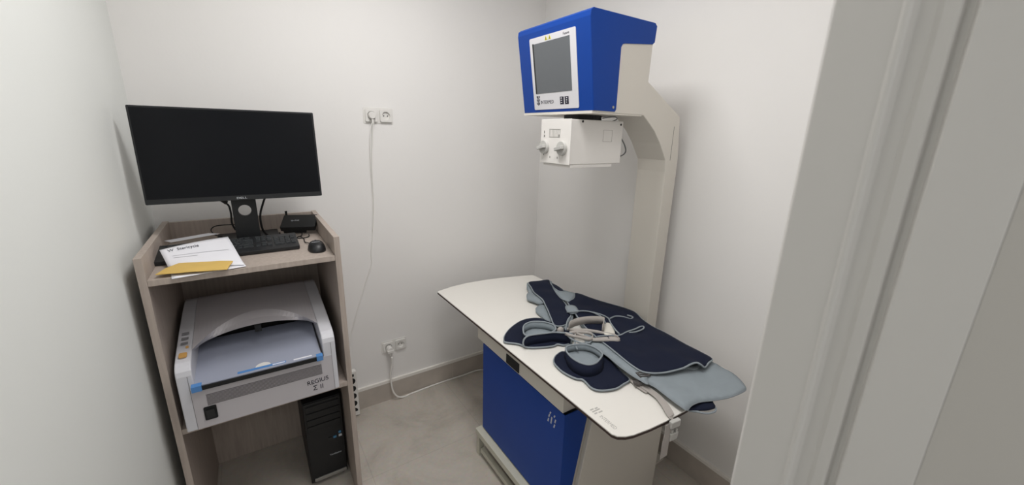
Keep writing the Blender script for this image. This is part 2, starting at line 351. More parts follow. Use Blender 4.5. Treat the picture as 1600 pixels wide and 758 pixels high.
def cloth_obj(name, pts, m, parent, pipe=True, t=.005, label=None, r=.0036, pipe_mat=None, **k):
    bm, rim = cloth(pts, **k)
    o = obj(name, bm, m, parent, label, smooth=True, solid=t)
    if pipe:
        b = bmesh.new(); tube(b, rim, r, True, 8); obj('piping', b, pipe_mat or M_pipe, o if (parent is None or parent.parent is None) else parent, 'grey piping sewn round the edge', smooth=True)
    return o
def text(name, s, size, M, m, parent, extrude=.0004, font_scale=1., label=None, align='LEFT'):
    """lettering mesh; M = matrix mapping text plane (x right, y up) to the world"""
    c = bpy.data.curves.new(name, 'FONT'); c.body = s; c.size = size; c.extrude = extrude; c.align_x = align
    tmp = bpy.data.objects.new(name+'_tmp', c); COL.objects.link(tmp)
    dg = bpy.context.evaluated_depsgraph_get(); me0 = bpy.data.meshes.new_from_object(tmp.evaluated_get(dg))
    bm = bmesh.new(); bm.from_mesh(me0); bmesh.ops.transform(bm, matrix=M @ Matrix.Diagonal((font_scale, 1, 1, 1)), verts=bm.verts)
    bpy.data.objects.remove(tmp); bpy.data.curves.remove(c); bpy.data.meshes.remove(me0)
    return obj(name, bm, m, parent, label)
def frame(o, x, y):
    x = Vector(x).normalized(); y = Vector(y); y = (y-x*y.dot(x)).normalized(); z = x.cross(y); o = Vector(o)
    return Matrix(((x.x, y.x, z.x, o.x), (x.y, y.y, z.y, o.y), (x.z, y.z, z.z, o.z), (0, 0, 0, 1)))
def fbox(bm, M, x0, x1, y0, y1, z0, z1):
    v = box(bm, x0, x1, y0, y1, z0, z1)
    for q in v: q.co = M @ q.co
def FB(M, *a):
    bm = bmesh.new(); fbox(bm, M, *a); return bm
def rrect(x0, x1, y0, y1, r, n=5):
    out = []
    for cx, cy, a0 in ((x1-r, y1-r, 0), (x0+r, y1-r, 90), (x0+r, y0+r, 180), (x1-r, y0+r, 270)):
        for i in range(n+1):
            a = math.radians(a0+90*i/n); out.append((cx+r*math.cos(a), cy+r*math.sin(a)))
    return out
def fprism(M, pts, z0, z1):
    bm = bmesh.new(); prism(bm, pts, 2, z0, z1)
    for v in bm.verts: v.co = M @ v.co
    return bm

# ------------------------------------------------------------------ the room
XL, XR, YB = -.345, 1.640, 2.156
def struct(name, bm, m, parent=None, **k):
    o = obj(name, bm, m, parent, **k)
    if not parent: o['kind'] = 'structure'
    return o
struct('floor', B(-1.4, 2.6, -2.0, 2.4, -.06, 0), M_floor)
struct('ceiling', B(XL-.1, XR+.1, .03, YB+.1, CEIL, CEIL+.08), M_ceil)
struct('wall_back', B(XL-.1, XR+.1, YB, YB+.1, 0, CEIL), M_wall)
struct('wall_left', B(XL-.1, XL, .03, YB, 0, CEIL), M_wall_left)
struct('wall_right', B(XR, XR+.1, .03, YB, 0, CEIL), M_wall)
bm = bmesh.new(); box(bm, .50, XR, .04, .160, 0, CEIL); box(bm, XL, .50, .04, .160, 2.12, CEIL)
struct('wall_front', bm, M_wall)
struct('wall_hall', B(.4484, .60, -1.6, .0359, 0, 2.6), mat('hall_wall_shade_tone', (198, 194, 188), .6))  # darker colour paints in the shade that starts past the door frame
# skirting of taupe tile with a pale cap
def skirt(name, a, b, axis, off):
    bm = bmesh.new(); bc = bmesh.new()
    if axis == 0:
        box(bm, a, b, off-.012, off, 0, .118); box(bc, a, b, off-.013, off, .118, .136)
    else:
        box(bm, off-.014, off, a, b, 0, .118) if off > 0 else box(bm, off, off+.012, a, b, 0, .118)
        box(bc, off-.015, off, a, b, .118, .132) if off > 0 else box(bc, off, off+.013, a, b, .118, .134)
    o = struct(name, bm, M_skirt); struct('baseboard_cap', bc, M_grout, o)
    g = bmesh.new()
    t = a+1.325 if axis == 0 else a+.42
    while t < b:
        if axis == 0: box(g, t, t+.004, off-.0126, off-.011, 0, .118)
        elif off > 0: box(g, off-.0146, off-.013, t, t+.004, 0, .118)
        t += .6
    if len(g.verts): struct('tile_joint', g, mat('joint_grout', (200, 192, 182), .8), o)
    else: g.free()
skirt('baseboard_back', XL, XR, 0, YB)
skirt('baseboard_right', .165, YB-.0135, 1, XR)
skirt('baseboard_left', .165, YB-.0135, 1, XL)
# door frame on the right, profile in plan, painted
prof = [(.452, .1765), (.4475, .173), (.4478, .1262), (.4462, .1248), (.4462, .1215), (.448, .120), (.4555, .1185), (.4548, .1075), (.4522, .103), (.4508, .0935), (.4565, .0915), (.4565, .0868), (.448, .0835), (.448, .036), (.53, .036), (.53, .0395), (.4985, .0395), (.4985, .1605), (.53, .1605), (.53, .1765)]
bm = bmesh.new(); prism(bm, prof, 2, 0, 2.1)
fr = struct('door_1', bm, M_frame, bevel=.0012)
bm = bmesh.new(); box(bm, XL+.001, .448, .040, .160, 2.06, 2.119); struct('trim_1', bm, M_frame)
# ceiling lamp (above the frame)
for ly, lab in ((1.20, 'square white ceiling lamp nearest the back wall'), (.45, 'square white ceiling lamp nearest the doorway')):
    e = empty('ceiling_light', (.50, ly, CEIL), lab, 'ceiling light', 'square ceiling lamps')
    bm = bmesh.new()
    for a in ((.25, .28, -.25, .25), (.72, .75, -.25, .25), (.28, .72, -.25, -.22), (.28, .72, .22, .25)): box(bm, a[0], a[1], ly+a[2], ly+a[3], CEIL-.025, CEIL-.0005)
    obj('lamp_frame', bm, M_white, e)
    obj('diffuser', B(.281, .719, ly-.219, ly+.219, CEIL-.02, CEIL-.003), mat('lamp_diffuser', (240, 240, 240), .5, emit=((1, .98, .96), 2.)), e)

# ------------------------------------------------------------------ open shelf unit
UX0, UX1, UY0, UY1, UT = -.313, .257, 1.54, 2.112, 1.212
u = empty('shelf_unit', (-.03, 1.82, 0), 'tall narrow greige laminate shelf unit with raised sides holding monitor and reader', 'shelf unit')
def ztop(y): return UT
obj('side_panel', B(UX0, UX0+.020, UY0, UY1, 0, UT), M_wood, u, bevel=.001)
obj('side_panel', B(UX1-.020, UX1, UY0, UY1, 0, UT), M_wood, u, bevel=.001)
obj('back_panel', B(UX0+.0202, UX1-.0202, UY1-.018, UY1-.0005, .001, UT-.004), M_wood, u)
ZS, ZM = 1.140, .602
obj('shelf', B(UX0+.0202, UX1-.0202, UY0+.002, UY1-.0185, ZS-.02, ZS), M_wood, u, bevel=.001)
obj('shelf', B(UX0+.0202, UX1-.0202, UY0+.002, UY1-.0185, ZM-.02, ZM), M_wood, u, bevel=.001)

# ------------------------------------------------------------------ monitor
MW, MH = .552, .328; mc = Vector((-.026, 1.815, 1.4915)); tl = math.radians(4.2)
Mm = frame(mc, (1, -.017, 0), (0, math.sin(tl), math.cos(tl)))   # local z faces the viewer (-y)
mo = empty('monitor', (-.026, 1.9, ZS), 'large black flat widescreen monitor, switched off, standing on the shelf unit', 'monitor')
hb = obj('housing', fprism(Mm, rrect(-MW/2, MW/2, -MH/2, MH/2, .004), -.030, 0), M_black, mo, bevel=.0015)
obj('screen', FB(Mm, -MW/2+.006, MW/2-.006, -MH/2+.018, MH/2-.006, -.001, .0006), M_screen_off, mo)
text('logo', 'DELL', .010, Mm @ Matrix.Translation((0, -MH/2+.005, .0005)), M_galv, mo, align='CENTER', font_scale=1.5)
# neck with a round cable hole
bm = bmesh.new(); r_h = .022; cz, cx = 1.274, -.024; ycol = 1.892
out = [( -.041, 1.16), (.041, 1.16), (.041, 1.33), (.041, 1.42), (-.041, 1.42), (-.041, 1.33)]
N = 32
def sq(a):
    c, s = math.cos(a), math.sin(a); k = .041/max(abs(c), abs(s)); return (cx+c*k, cz+s*k)
for yy in (0,):
    ring_i = [[bm.verts.new((cx+r_h*math.cos(2*math.pi*i/N), y, cz+r_h*math.sin(2*math.pi*i/N))) for i in range(N)] for y in (ycol-.008, ycol+.008)]
    ring_o = [[bm.verts.new((sq(2*math.pi*i/N)[0], y, sq(2*math.pi*i/N)[1])) for i in range(N)] for y in (ycol-.008, ycol+.008)]
    for i in range(N):
        j = (i+1) % N
        bm.faces.new((ring_i[0][i], ring_i[0][j], ring_o[0][j], ring_o[0][i])); bm.faces.new((ring_i[1][i], ring_o[1][i], ring_o[1][j], ring_i[1][j]))
        bm.faces.new((ring_i[0][i], ring_i[1][i], ring_i[1][j], ring_i[0][j])); bm.faces.new((ring_o[0][i], ring_o[0][j], ring_o[1][j], ring_o[1][i]))
box(bm, cx-.041, cx+.041, ycol-.008, ycol+.008, ZS+.01, cz-.041); box(bm, cx-.041, cx+.041, ycol-.008, ycol+.008, cz+.041, 1.52)
obj('stand_neck', bm, M_black, mo)
obj('stand_mount', B(cx-.05, cx+.05, 1.850, ycol-.0085, 1.44, 1.54), M_black, mo)
obj('stand_base', B(cx-.11, cx+.11, 1.86, 2.05, ZS+.0005, ZS+.012), M_black, mo, bevel=.003)
# cables
def cable(name, pts, r, m, label, cat='cable', group=None, k=6):
    return tag(obj(name, T(pts, r, n=8, k=k), m, None, smooth=True), label, cat, group)
cable('monitor_cable', [(.058, 1.87, 1.40), (.055, 1.90, 1.335), (.040, 1.915, 1.29), (.027, 1.92, 1.25), (.024, 1.92, 1.21), (.03, 1.94, 1.17), (.05, 1.95, 1.1455), (.09, 1.985, 1.1455)], .004, M_black2, 'black cable dropping from the right underside of the monitor beside its stand')
cb = cable('monitor_cable', [(-.115, 1.87, 1.40), (-.108, 1.89, 1.335), (-.09, 1.895, 1.312), (-.075, 1.90, 1.295), (-.072, 1.915, 1.26), (-.074, 1.92, 1.22), (-.066, 1.925, 1.19)], .0035, M_black2, 'short black cable with a thick plug left of the monitor stand')
bm = bmesh.new(); cyl(bm, (-.103, 1.893, 1.330), (.028, .003, -.028), .008, .034, 12); obj('plug', bm, M_black2, cb, smooth=False)
cable('cord', [(-.035, 1.915, 1.205), (-.07, 1.96, 1.205), (-.13, 1.99, 1.2), (-.15, 1.99, 1.185), (-.14, 1.985, 1.165), (-.115, 1.98, 1.15), (-.16, 1.97, 1.1435), (-.17, 1.955, 1.1425)], .0022, M_black2, 'thin black cord looping behind the keyboard left of the monitor stand')

# ------------------------------------------------------------------ keyboard
kb = empty('keyboard', (-.08, 1.77, ZS), 'black full-size keyboard partly covered by papers on the shelf unit', 'keyboard')
KW = .436; ktilt = math.atan2(.020, .15)
Mk = frame((-.298, 1.690, ZS+.012), (1, 0, 0), (0, math.cos(ktilt), math.sin(ktilt)))
bm = fprism(Mk, rrect(0, KW, 0, .150, .006), -.010, .004)
obj('keyboard_case', bm, M_black, kb, bevel=.002)
for xx in (.03, KW-.06):
    bm = bmesh.new(); fbox(bm, Mk, xx, xx+.025, .13, .138, -.028, -.010); obj('foot', bm, M_black2, kb)
def keyrow(y, widths, x0, h=.0155):
    x = x0
    for w in widths:
        if w > 0:
            hid = y < .072 and x < .15
            if not hid:
                bm = bmesh.new(); g = .0012
                b0 = box(bm, x+g, x+w-g, y+g, y+h-g, .004, .0085)
                for v in b0:
                    if v.co.z > .006: v.co.x += .0015*(1 if v.co.x < x+w/2 else -1); v.co.y += .0012*(1 if v.co.y < y+h/2 else -1)
                for v in bm.verts: v.co = Mk @ v.co
                obj('key', bm, M_key, kb)
            x += w
        else: x -= w
U = .0185
keyrow(.126, [U]+[-U*.6]+[U]*4+[-U*.4]+[U]*4+[-U*.4]+[U]*4, .010, .012)
keyrow(.104, [U]*13+[U*2], .010); keyrow(.087, [U*1.5]+[U]*12+[U*1.5], .010); keyrow(.070, [U*1.8]+[U]*11+[U*2.2], .010)
keyrow(.053, [U*2.3]+[U]*10+[U*2.7], .010); keyrow(.036, [U*1.5, U, U*1.3, U*6, U*1.3, U, U, U*1.9], .010)
NX = .010+U*15.3
keyrow(.126, [U]*3, NX, .012); keyrow(.104, [U]*3, NX); keyrow(.087, [U]*3, NX); keyrow(.053, [-U, U], NX); keyrow(.036, [U]*3, NX)
PX = NX+U*3.3
keyrow(.104, [U]*4, PX); keyrow(.087, [U]*4, PX); keyrow(.070, [U]*3, PX); keyrow(.053, [U]*4, PX); keyrow(.036, [U*2, U, U], PX)

# ------------------------------------------------------------------ mouse
mu = empty('computer_mouse', (.192, 1.655, ZS), 'small black wired mouse at the right end of the top shelf', 'mouse')
def lump(cx, cy, z0, rx, ry, h, n=24, m=8, pw=.62):
    bm = bmesh.new(); rows = []
    for j in range(m+1):
        a = math.pi/2*j/m; rr = math.cos(a)**pw; zz = z0+h*math.sin(a)**1.0
        if j == m: rows.append([bm.verts.new((cx, cy, z0+h))]); break
        rows.append([bm.verts.new((cx+rx*rr*math.copysign(abs(math.cos(t))**.8, math.cos(t)), cy+ry*rr*math.copysign(abs(math.sin(t))**.8, math.sin(t)), zz)) for t in [2*math.pi*i/n for i in range(n)]])
    for j in range(m-1):
        for i in range(n): bm.faces.new((rows[j][i], rows[j][(i+1) % n], rows[j+1][(i+1) % n], rows[j+1][i]))
    for i in range(n): bm.faces.new((rows[m-1][i], rows[m-1][(i+1) % n], rows[m][0]))
    bm.faces.new(rows[0][::-1]); return bm
obj('mouse_body', lump(.192, 1.655, ZS+.0005, .0305, .052, .034), M_black, mu, smooth=True)
bm = bmesh.new(); cyl(bm, (.189, 1.672, ZS+.031), (1, 0, 0), .005, .006, 12); obj('scroll_wheel', bm, M_key, mu)
text('lettering', 'Logitech', .0085, frame((.174, 1.640, ZS+.0350), (1, .0, 0), (0, .9, -.1)), M_galv, mu)
obj('cord', T([(.188, 1.706, ZS+.012), (.175, 1.74, ZS+.008), (.165, 1.79, ZS+.003), (.168, 1.84, ZS+.003), (.160, 1.90, ZS+.003)], .0018), M_black2, mu, smooth=True)

# ------------------------------------------------------------------ router leaning in the corner
Mr = frame((.093, 1.965, ZS+.016), (.94, -.33, 0), (.16, .90, .42))
ro = empty('router', (.16, 1.96, ZS), 'flat black network box leaning in the back right corner of the top shelf', 'router')
obj('router_case', fprism(Mr, rrect(0, .140, 0, .092, .006), 0, .022), M_black2, ro, bevel=.002)
text('lettering', 'tp-link', .013, Mr @ Matrix.Translation((.036, .045, .0222)), M_galv, ro)
obj('foot', FB(Mr, .01, .10, .002, .012, -.012, -.0002), M_black2, ro)
bm = bmesh.new(); cyl(bm, (.128, 2.055, ZS+.058), (0, .1, 1), .005, .030, 12); tag(obj('cable_plug', bm, M_black2), 'small black cable plug sticking up behind the router', 'plug')
cable('cord', [(.172, 1.93, ZS+.010), (.165, 1.90, ZS+.004), (.150, 1.885, ZS+.004), (.145, 1.865, ZS+.0035), (.165, 1.855, ZS+.0035), (.19, 1.87, ZS+.0035), (.195, 1.90, ZS+.006)], .0022, M_black2, 'loop of thin black cord in front of the router')

# ------------------------------------------------------------------ papers and envelope
def sheet(name, pts, m, parent, t=.0008, nx=12, ny=8, bend=0., label=None, cat=None):
    a, b, c, d = [Vector(p) for p in pts]; bm = bmesh.new(); g = []
    for j in range(ny+1):
        v = j/ny; row = []
        for i in range(nx+1):
            s = i/nx; p = (a*(1-s)+b*s)*(1-v)+(d*(1-s)+c*s)*v; p.z += bend*math.sin(math.pi*s)*(1-v)+abs(bend)*.5*math.sin(math.pi*v)
            row.append(bm.verts.new(p))
        g.append(row)
    for j in range(ny):
        for i in range(nx): bm.faces.new((g[j][i], g[j][i+1], g[j+1][i+1], g[j+1][i]))
    o = obj(name, bm, m, parent, smooth=True, solid=t)
    if label and not parent: tag(o, label, cat)
    return o
sheet('paper_sheet', [(-.292, 1.92, ZS+.034), (-.16, 1.985, ZS+.034), (-.12, 1.955, ZS+.034), (-.27, 1.90, ZS+.030)], M_paper, None, label='white paper sticking out behind the keyboard', cat='paper')
sheet('paper_sheet', [(-.255, 1.70, ZS+.0035), (-.06, 1.675, ZS+.0035), (-.040, 1.546, ZS+.0035), (-.232, 1.520, ZS+.002)], M_paper, None, label='white sheet lowest of the papers, showing below the yellow envelope', cat='paper')
pt = PTS['paper_top']
lt = empty('letter', (-.16, 1.70, ZS), 'printed white letter lying across the keyboard and over the yellow envelope', 'paper')
A0, B0, C0, D0 = [Vector(p) for p in pt]
sheet('sheet', pt, M_paper, lt, t=.001, bend=.004, nx=16, ny=12)
nn = (B0-A0).cross(D0-A0).normalized(); nn = nn if nn.z > 0 else -nn
ex = (B0-A0).normalized()
def on_sheet(bm, s0, v0, wlen, hlen):
    # lay flat marks (x right, y up, metres) on the curved sheet
    for q in bm.verts:
        s_ = s0+q.co.x/wlen; v = v0-q.co.y/hlen; p = (A0*(1-s_)+B0*s_)*(1-v)+(D0*(1-s_)+C0*s_)*v
        p.z += .004*math.sin(math.pi*s_)*(1-v)+.002*math.sin(math.pi*v)+.0016+q.co.z
        q.co = p
OWL, OHL = (B0-A0).length, (D0-A0).length
o_t = text('lettering', 'W  Stericycle', .0165, Matrix.Identity(4), mat('faint_print', (70, 70, 78), .8), None, extrude=.0002)
bm = bmesh.new(); bm.from_mesh(o_t.data); og = o_t.location.copy(); bmesh.ops.translate(bm, verts=bm.verts, vec=og); bpy.data.objects.remove(o_t)
on_sheet(bm, .09, .24, OWL, OHL); obj('lettering', bm, MATS['faint_print'], lt)
for k, (s0, s1) in enumerate(((.12, .90), (.12, .45))):
    bm = bmesh.new(); n_ = 20; up_ = []
    for i in range(n_):
        box(bm, (s1-s0)*OWL*i/n_, (s1-s0)*OWL*(i+1)/n_, 0, .0010, 0, .0002)
    on_sheet(bm, s0, .5+.1*k, OWL, OHL); obj('printed_rule', bm, mat('pale_print', (190, 191, 198), .8), lt)
bm, rim = cloth([(-.272, 1.552, ZS+.0125), (-.185, 1.535, ZS+.0125), (-.091, 1.507, ZS+.0125), (-.085, 1.55, ZS+.0125), (-.073, 1.608, ZS+.0125), (-.13, 1.636, ZS+.0135), (-.18, 1.648, ZS+.0135), (-.225, 1.650, ZS+.0135), (-.255, 1.610, ZS+.0125)], step=.02, bulge=.001, wob=0, sub=1)
tag(obj('envelope', bm, M_env, None, smooth=False, solid=.002), 'yellow padded envelope lying along the front edge of the top shelf', 'envelope')

# ------------------------------------------------------------------ cassette reader on the middle shelf
OFFS = Vector((0, -.046, .020))
RX0, RX1, RY0, RY1, RZ = -.281, .209, 1.556, 2.055, ZM-.020
rd = empty('image_reader', (-.036, 1.8, ZM), 'grey desktop x-ray image reader with arched hood on the middle shelf', 'x-ray reader')
CX0, CX1 = -.236, .162
side = [(RY0, RZ+.0035), (RY0, .792), (RY0+.004, .808), (RY0+.014, .820), (RY0+.030, .828), (1.64, .840), (1.76, .862), (1.90, .882), (2.0, .890), (2.04, .884), (RY1, .865), (RY1, RZ+.0035)]
bm = bmesh.new(); prism(bm, side, 0, RX0, CX0-.0006); obj('side_cheek', bm, M_rdr_l, rd, bevel=.004, seg=3)
bm = bmesh.new(); prism(bm, side, 0, CX1+.0006, RX1); obj('side_cheek', bm, M_rdr_l, rd, bevel=.004, seg=3)
bm = bmesh.new(); box(bm, CX0, CX1, RY0+.002, RY1-.004, RZ+.0035, .738); obj('body', bm, M_rdr, rd)
for x, y in ((RX0+.03, RY0+.03), (RX1-.03, RY0+.03), (RX0+.03, RY1-.03), (RX1-.03, RY1-.03)):
    b = bmesh.new(); cyl(b, (x, y, RZ+.0002), (0, 0, 1), .012, .0034, 12); obj('foot', b, M_black2, rd)
# arched hood
bm = bmesh.new(); n = 28; rows = []
for i in range(n+1):
    s = i/n; x = CX0+(CX1-CX0)*s; w = 1-(2*s-1)**2; wr = w**.8
    rim = (x, 1.735-.035*w, .800+.062*wr); low = (x, 1.775, .790+.055*wr)
    cre = (x, 1.640+.150*w, .842+.040*w); mid = (x, 1.90, .884+.006*w); b1 = (x, 2.0, .893+.004*w); b2 = (x, 2.04, .886); b3 = (x, RY1, .865); b4 = (x, RY1, .74)
    rows.append([bm.verts.new(p) for p in (low, rim, ((rim[0]+cre[0])/2, (rim[1]+cre[1])/2, (rim[2]+cre[2])/2-.004), cre, mid, b1, b2, b3, b4)])
for i in range(n):
    for k in range(len(rows[0])-1): bm.faces.new((rows[i][k], rows[i+1][k], rows[i+1][k+1], rows[i][k+1]))
for k in (0, n):
    try: bm.faces.new(rows[k])
    except ValueError: pass
hd = obj('hood', bm, M_rdr, rd, smooth=False)
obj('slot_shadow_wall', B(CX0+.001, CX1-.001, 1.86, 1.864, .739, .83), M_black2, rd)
# cassette lying in the tray
Mc = frame((-.240, 1.541, .7415), (1, -.012, 0), (0, .26, .020))
ca = empty('imaging_cassette', (-.04, 1.69, .74), 'flat slate-grey x-ray cassette with blue corners lying in the reader tray', 'cassette')
cw = .394
obj('cassette_plate', fprism(Mc, rrect(0, cw, 0, .30, .004), .003, .016), M_cass, ca)
obj('cassette_edge', FB(Mc, .024, cw-.018, -.006, -.0005, -.001, .013), M_black2, ca)
for a, b in ((-.004, .024), (cw-.018, cw+.004)): obj('corner', FB(Mc, a, b, -.008, .012, -.002, .0185), M_lblue, ca, 'blue corner guard')
lb = obj('label_strip', FB(Mc, .125, .275, .010, .022, .0161, .0168), M_lblue, ca, 'blue printed label strip')
obj('label_strip', FB(Mc, .232, .272, .012, .018, .0169, .0173), M_paper, ca, 'white field on the blue label strip')
obj('label_strip', FB(Mc, .300, .362, .010, .017, .0161, .0168), M_paper, ca, 'white label strip')
bm = bmesh.new(); cc = [(.203+.024*math.cos(math.pi*i/14), .0225+.022*math.sin(math.pi*i/14)) for i in range(15)]
obj('half_round_sticker', fprism(Mc, cc, .0161, .0166), M_white, ca); bm.free()
obj('hook', B(-.048, -.026, 1.690, 1.702, .835, .861), M_black2, rd, 'small black catch under the hood')
# controls
bm = bmesh.new(); g = bmesh.new()
for i, (y, m_) in enumerate(((1.73, 0), (1.70, 0), (1.672, 0))):
    z = .846+(y-1.64)*.183-.006; Mb = frame((-.268, y, z+.0075), (1, 0, 0), (0, 1, .18)); fbox(bm, Mb, 0, .020, 0, .010, -.001, .0012)
obj('display_window', bm, mat('reader_key_grey', (130, 130, 134), .5), rd)
for i, y in enumerate((1.690, 1.664)):
    Mb = frame((-.270+.012*i, y-.012, .838+(y-1.64)*.17+.0012), (1, 0, 0), (0, 1, .16))
Mb = frame((-.270, 1.604, .8385), (1, 0, 0), (0, 1, .19)); obj('button', fprism(Mb, rrect(0, .022, 0, .024, .004), -.003, .0012), M_oran, rd, 'orange start button')
Mb = frame((-.254, 1.655, .8468), (1, 0, 0), (0, 1, .19)); obj('button', fprism(Mb, rrect(0, .008, 0, .008, .002), -.003, .0012), M_oran, rd, 'small orange button')
# front grille and switch
FY = RY0-.0012
obj('front_panel', B(CX0-.014, CX1+.029, RY0-.001, RY0+.0008, RZ+.005, .737), M_rdr, rd)
bm = bmesh.new()
for i in range(9):
    z = .668+i*.0048
    box(bm, -.212, .152, FY-.0012, FY+.001, z, z+.0026)
obj('vent_grille', bm, M_vent, rd)
for x in (CX0-.0148, CX1+.0298): obj('panel_seam', B(x-.0007, x+.0007, RY0-.0006, RY0+.001, RZ+.005, .79), M_vent, rd)
sw = obj('power_switch', fprism(frame((-.226, FY-.001, .614), (1, 0, 0), (0, 0, 1)), rrect(0, .036, 0, .050, .004), -.001, .002), M_black2, rd)
obj('rocker', fprism(frame((-.220, FY-.0032, .622), (1, 0, 0), (0, -.1, 1)), rrect(0, .024, 0, .034, .003), 0, .003), M_black, sw)
Mt = frame((.094, FY-.0004, .634), (1, 0, .05), (0, 0, 1))
text('lettering', 'REGIUS', .024, Mt, M_dark, rd); text('lettering', '\u03a3 II', .027, frame((.112, FY-.0004, .607), (1, 0, 0), (0, 0, 1)), M_dark, rd)

OFFS = None
# ------------------------------------------------------------------ computer tower under the middle shelf
pc = empty('computer_tower', (.15, 1.9, 0), 'black computer tower standing on the floor inside the shelf unit', 'computer')
obj('case', B(.072, .228, 1.716, 2.085, .012, .440), M_pc, pc, bevel=.004)
bm = bmesh.new(); box(bm, .074, .226, 1.708, 1.7155, .028, .438); obj('front_bezel', bm, M_pc, pc, bevel=.003)
for i in range(4):
    z = .395-i*.034; obj('drive_cover', B(.082, .218, 1.7045, 1.7078, z, z+.029), M_pc, pc, bevel=.0015)
bm = bmesh.new(); 
for i, (x, m_) in enumerate(((.160, M_black), (.180, M_ledblue), (.203, M_galv))):
    obj('port', B(x, x+.013, 1.7035, 1.7078, .226, .236), m_, pc, 'front port')
bm.free()
bm = bmesh.new(); cyl(bm, (.209, 1.7078, .248), (0, -1, 0), .006, .003, 16); obj('power_button', bm, M_ledblue, pc)
text('lettering', 'ThinkStation', .0115, frame((.158, 1.7074, .136), (1, 0, 0), (0, 0, 1)), M_galv, pc, font_scale=.85)
obj('foot_trim', B(.085, .222, 1.700, 1.7075, .028, .045), M_silver, pc, 'grey strip along the bottom of the front', bevel=.002)
for x in (.09, .21):
    for y in (1.74, 2.05):
        b = bmesh.new(); cyl(b, (x, y, .0003), (0, 0, 1), .012, .0116, 12); obj('foot', b, M_black2, pc)

# ------------------------------------------------------------------ wall sockets
def socket_pair(x0, z0, label):
    e = empty('wall_socket', (x0+.0745, YB, z0), label, 'socket', 'double white wall sockets on the back wall')
    obj('socket_frame', fprism(frame((x0, YB-.0003, z0), (1, 0, 0), (0, 0, 1)), rrect(0, .150, 0, .078, .006), 0, .0028), M_white, e, bevel=.001)
    for i in (0, 1):
        cx = x0+.0385+i*.073; cz = z0+.039; b = bmesh.new(); n = 28
        w = .030
        Q = [(cx+w*max(-1, min(1, 1.35*math.cos(t))), cz+w*max(-1, min(1, 1.35*math.sin(t)))) for t in [2*math.pi*k/n for k in range(n)]]
        r1 = [(cx+.0205*math.cos(t), cz+.0205*math.sin(t)) for t in [2*math.pi*k/n for k in range(n)]]
        o_ = [b.verts.new((p[0], YB-.0125, p[1])) for p in Q]; o2 = [b.verts.new((p[0], YB-.0032, p[1])) for p in Q]
        i_ = [b.verts.new((p[0], YB-.0125, p[1])) for p in r1]; i2 = [b.verts.new((p[0], YB-.0034, p[1])) for p in r1]
        for k in range(n):
            j = (k+1) % n; b.faces.new((o_[k], o_[j], i_[j], i_[k])); b.faces.new((o_[k], o2[k], o2[j], o_[j])); b.faces.new((i_[k], i_[j], i2[j], i2[k]))
        b.faces.new(i2); s = obj('socket_insert', b, M_white, e)
        h = bmesh.new()
        for dx in (-.0095, .0095): cyl(h, (cx+dx, YB-.0035, cz), (0, -1, 0), .003, .001, 12)
        obj('contact_hole', h, M_black2, s)
    return e
socket_pair(.523, 1.625, 'double wall socket high on the back wall with a white plug in its left half')
socket_pair(.533, .316, 'double wall socket low on the back wall just above the skirting')
def plug_cord(name, px, pz, pts, label, r=.0033, out=.020, pts2=None):
    e = empty(name, (px, YB-.02, pz), label, 'power cord')
    b = bmesh.new(); cyl(b, (px, YB-.0135, pz), (0, -1, 0), .0185, out, 24, .016); obj('plug', b, M_white, e, bevel=.002)
    b = bmesh.new(); tube(b, [(px, YB-.0135-out*.6, pz-.012), (px+.002, YB-.0135-out*.6, pz-.040)], .0055); obj('strain_relief', b, M_white, e)
    obj('cord', T(pts, r, k=6), M_cable, e, smooth=True)
    if pts2: obj('cord', T(pts2, r*.8, k=6), M_cable, e, smooth=True)
plug_cord('power_lead', .5615, 1.664, [(.5635, 2.13, 1.63), (.560, 2.135, 1.58), (.548, 2.146, 1.42), (.545, 2.150, 1.20), (.530, 2.150, 1.06), (.513, 2.150, .945), (.512, 2.150, .89), (.482, 2.150, .81), (.43, 2.150, .665), (.372, 2.145, .50), (.345, 2.130, .42), (.340, 2.120, .335)], 'long thin white cord hanging from the upper wall socket down behind the shelf unit', .0024,
          pts2=[(.5595, 2.131, 1.63), (.5485, 2.136, 1.58), (.541, 2.147, 1.42), (.541, 2.151, 1.22), (.528, 2.1515, 1.065)])
plug_cord('power_lead', .5735, .352, [(.5755, 2.10, .312), (.576, 2.105, .27), (.566, 2.112, .20), (.566, 2.112, .13), (.575, 2.112, .07), (.60, 2.115, .025), (.64, 2.12, .0050), (.70, 2.128, .0050), (.86, 2.136, .0050), (1.05, 2.134, .0050), (1.2, 2.12, .0050), (1.32, 1.95, .0050), (1.34, 1.7, .0050)], 'white cord from the lower socket curving down and along the skirting on the floor', .0050, out=.036)
obj('plug', B(.555, .592, 2.10, 2.134, .338, .352), M_white, [o for o in COL.objects if o.name.startswith('power_lead.001')][0])
# power strip on end
ps = empty('power_strip', (.347, 2.12, 0), 'white multi-outlet power strip standing on end against the skirting right of the shelf unit', 'power strip')
obj('housing', fprism(frame((.318, 2.130, .004), (1, 0, 0), (0, .010, 1)), rrect(0, .056, 0, .285, .006), 0, .034), M_white, ps, bevel=.003)
for i in range(5):
    b = bmesh.new(); z = .040+i*.048; cyl(b, (.346, 2.0975, z), (0, -1, 0), .0185, .0012, 24); obj('outlet', b, M_black2, ps)
obj('switch', B(.334, .358, 2.094, 2.0985, .262, .275), M_black2, ps)
obj('cord', T([(.346, 2.115, .290), (.347, 2.117, .315), (.340, 2.122, .335)], .004), M_white, ps)

# ------------------------------------------------------------------ x-ray machine: column, arm, head, pedestal
xm = empty('x_ray_machine', (1.2, 1.2, 0), 'beige and blue floor-standing x-ray machine with column arm over the table', 'x-ray machine')
YN, YF = 1.085, 1.235
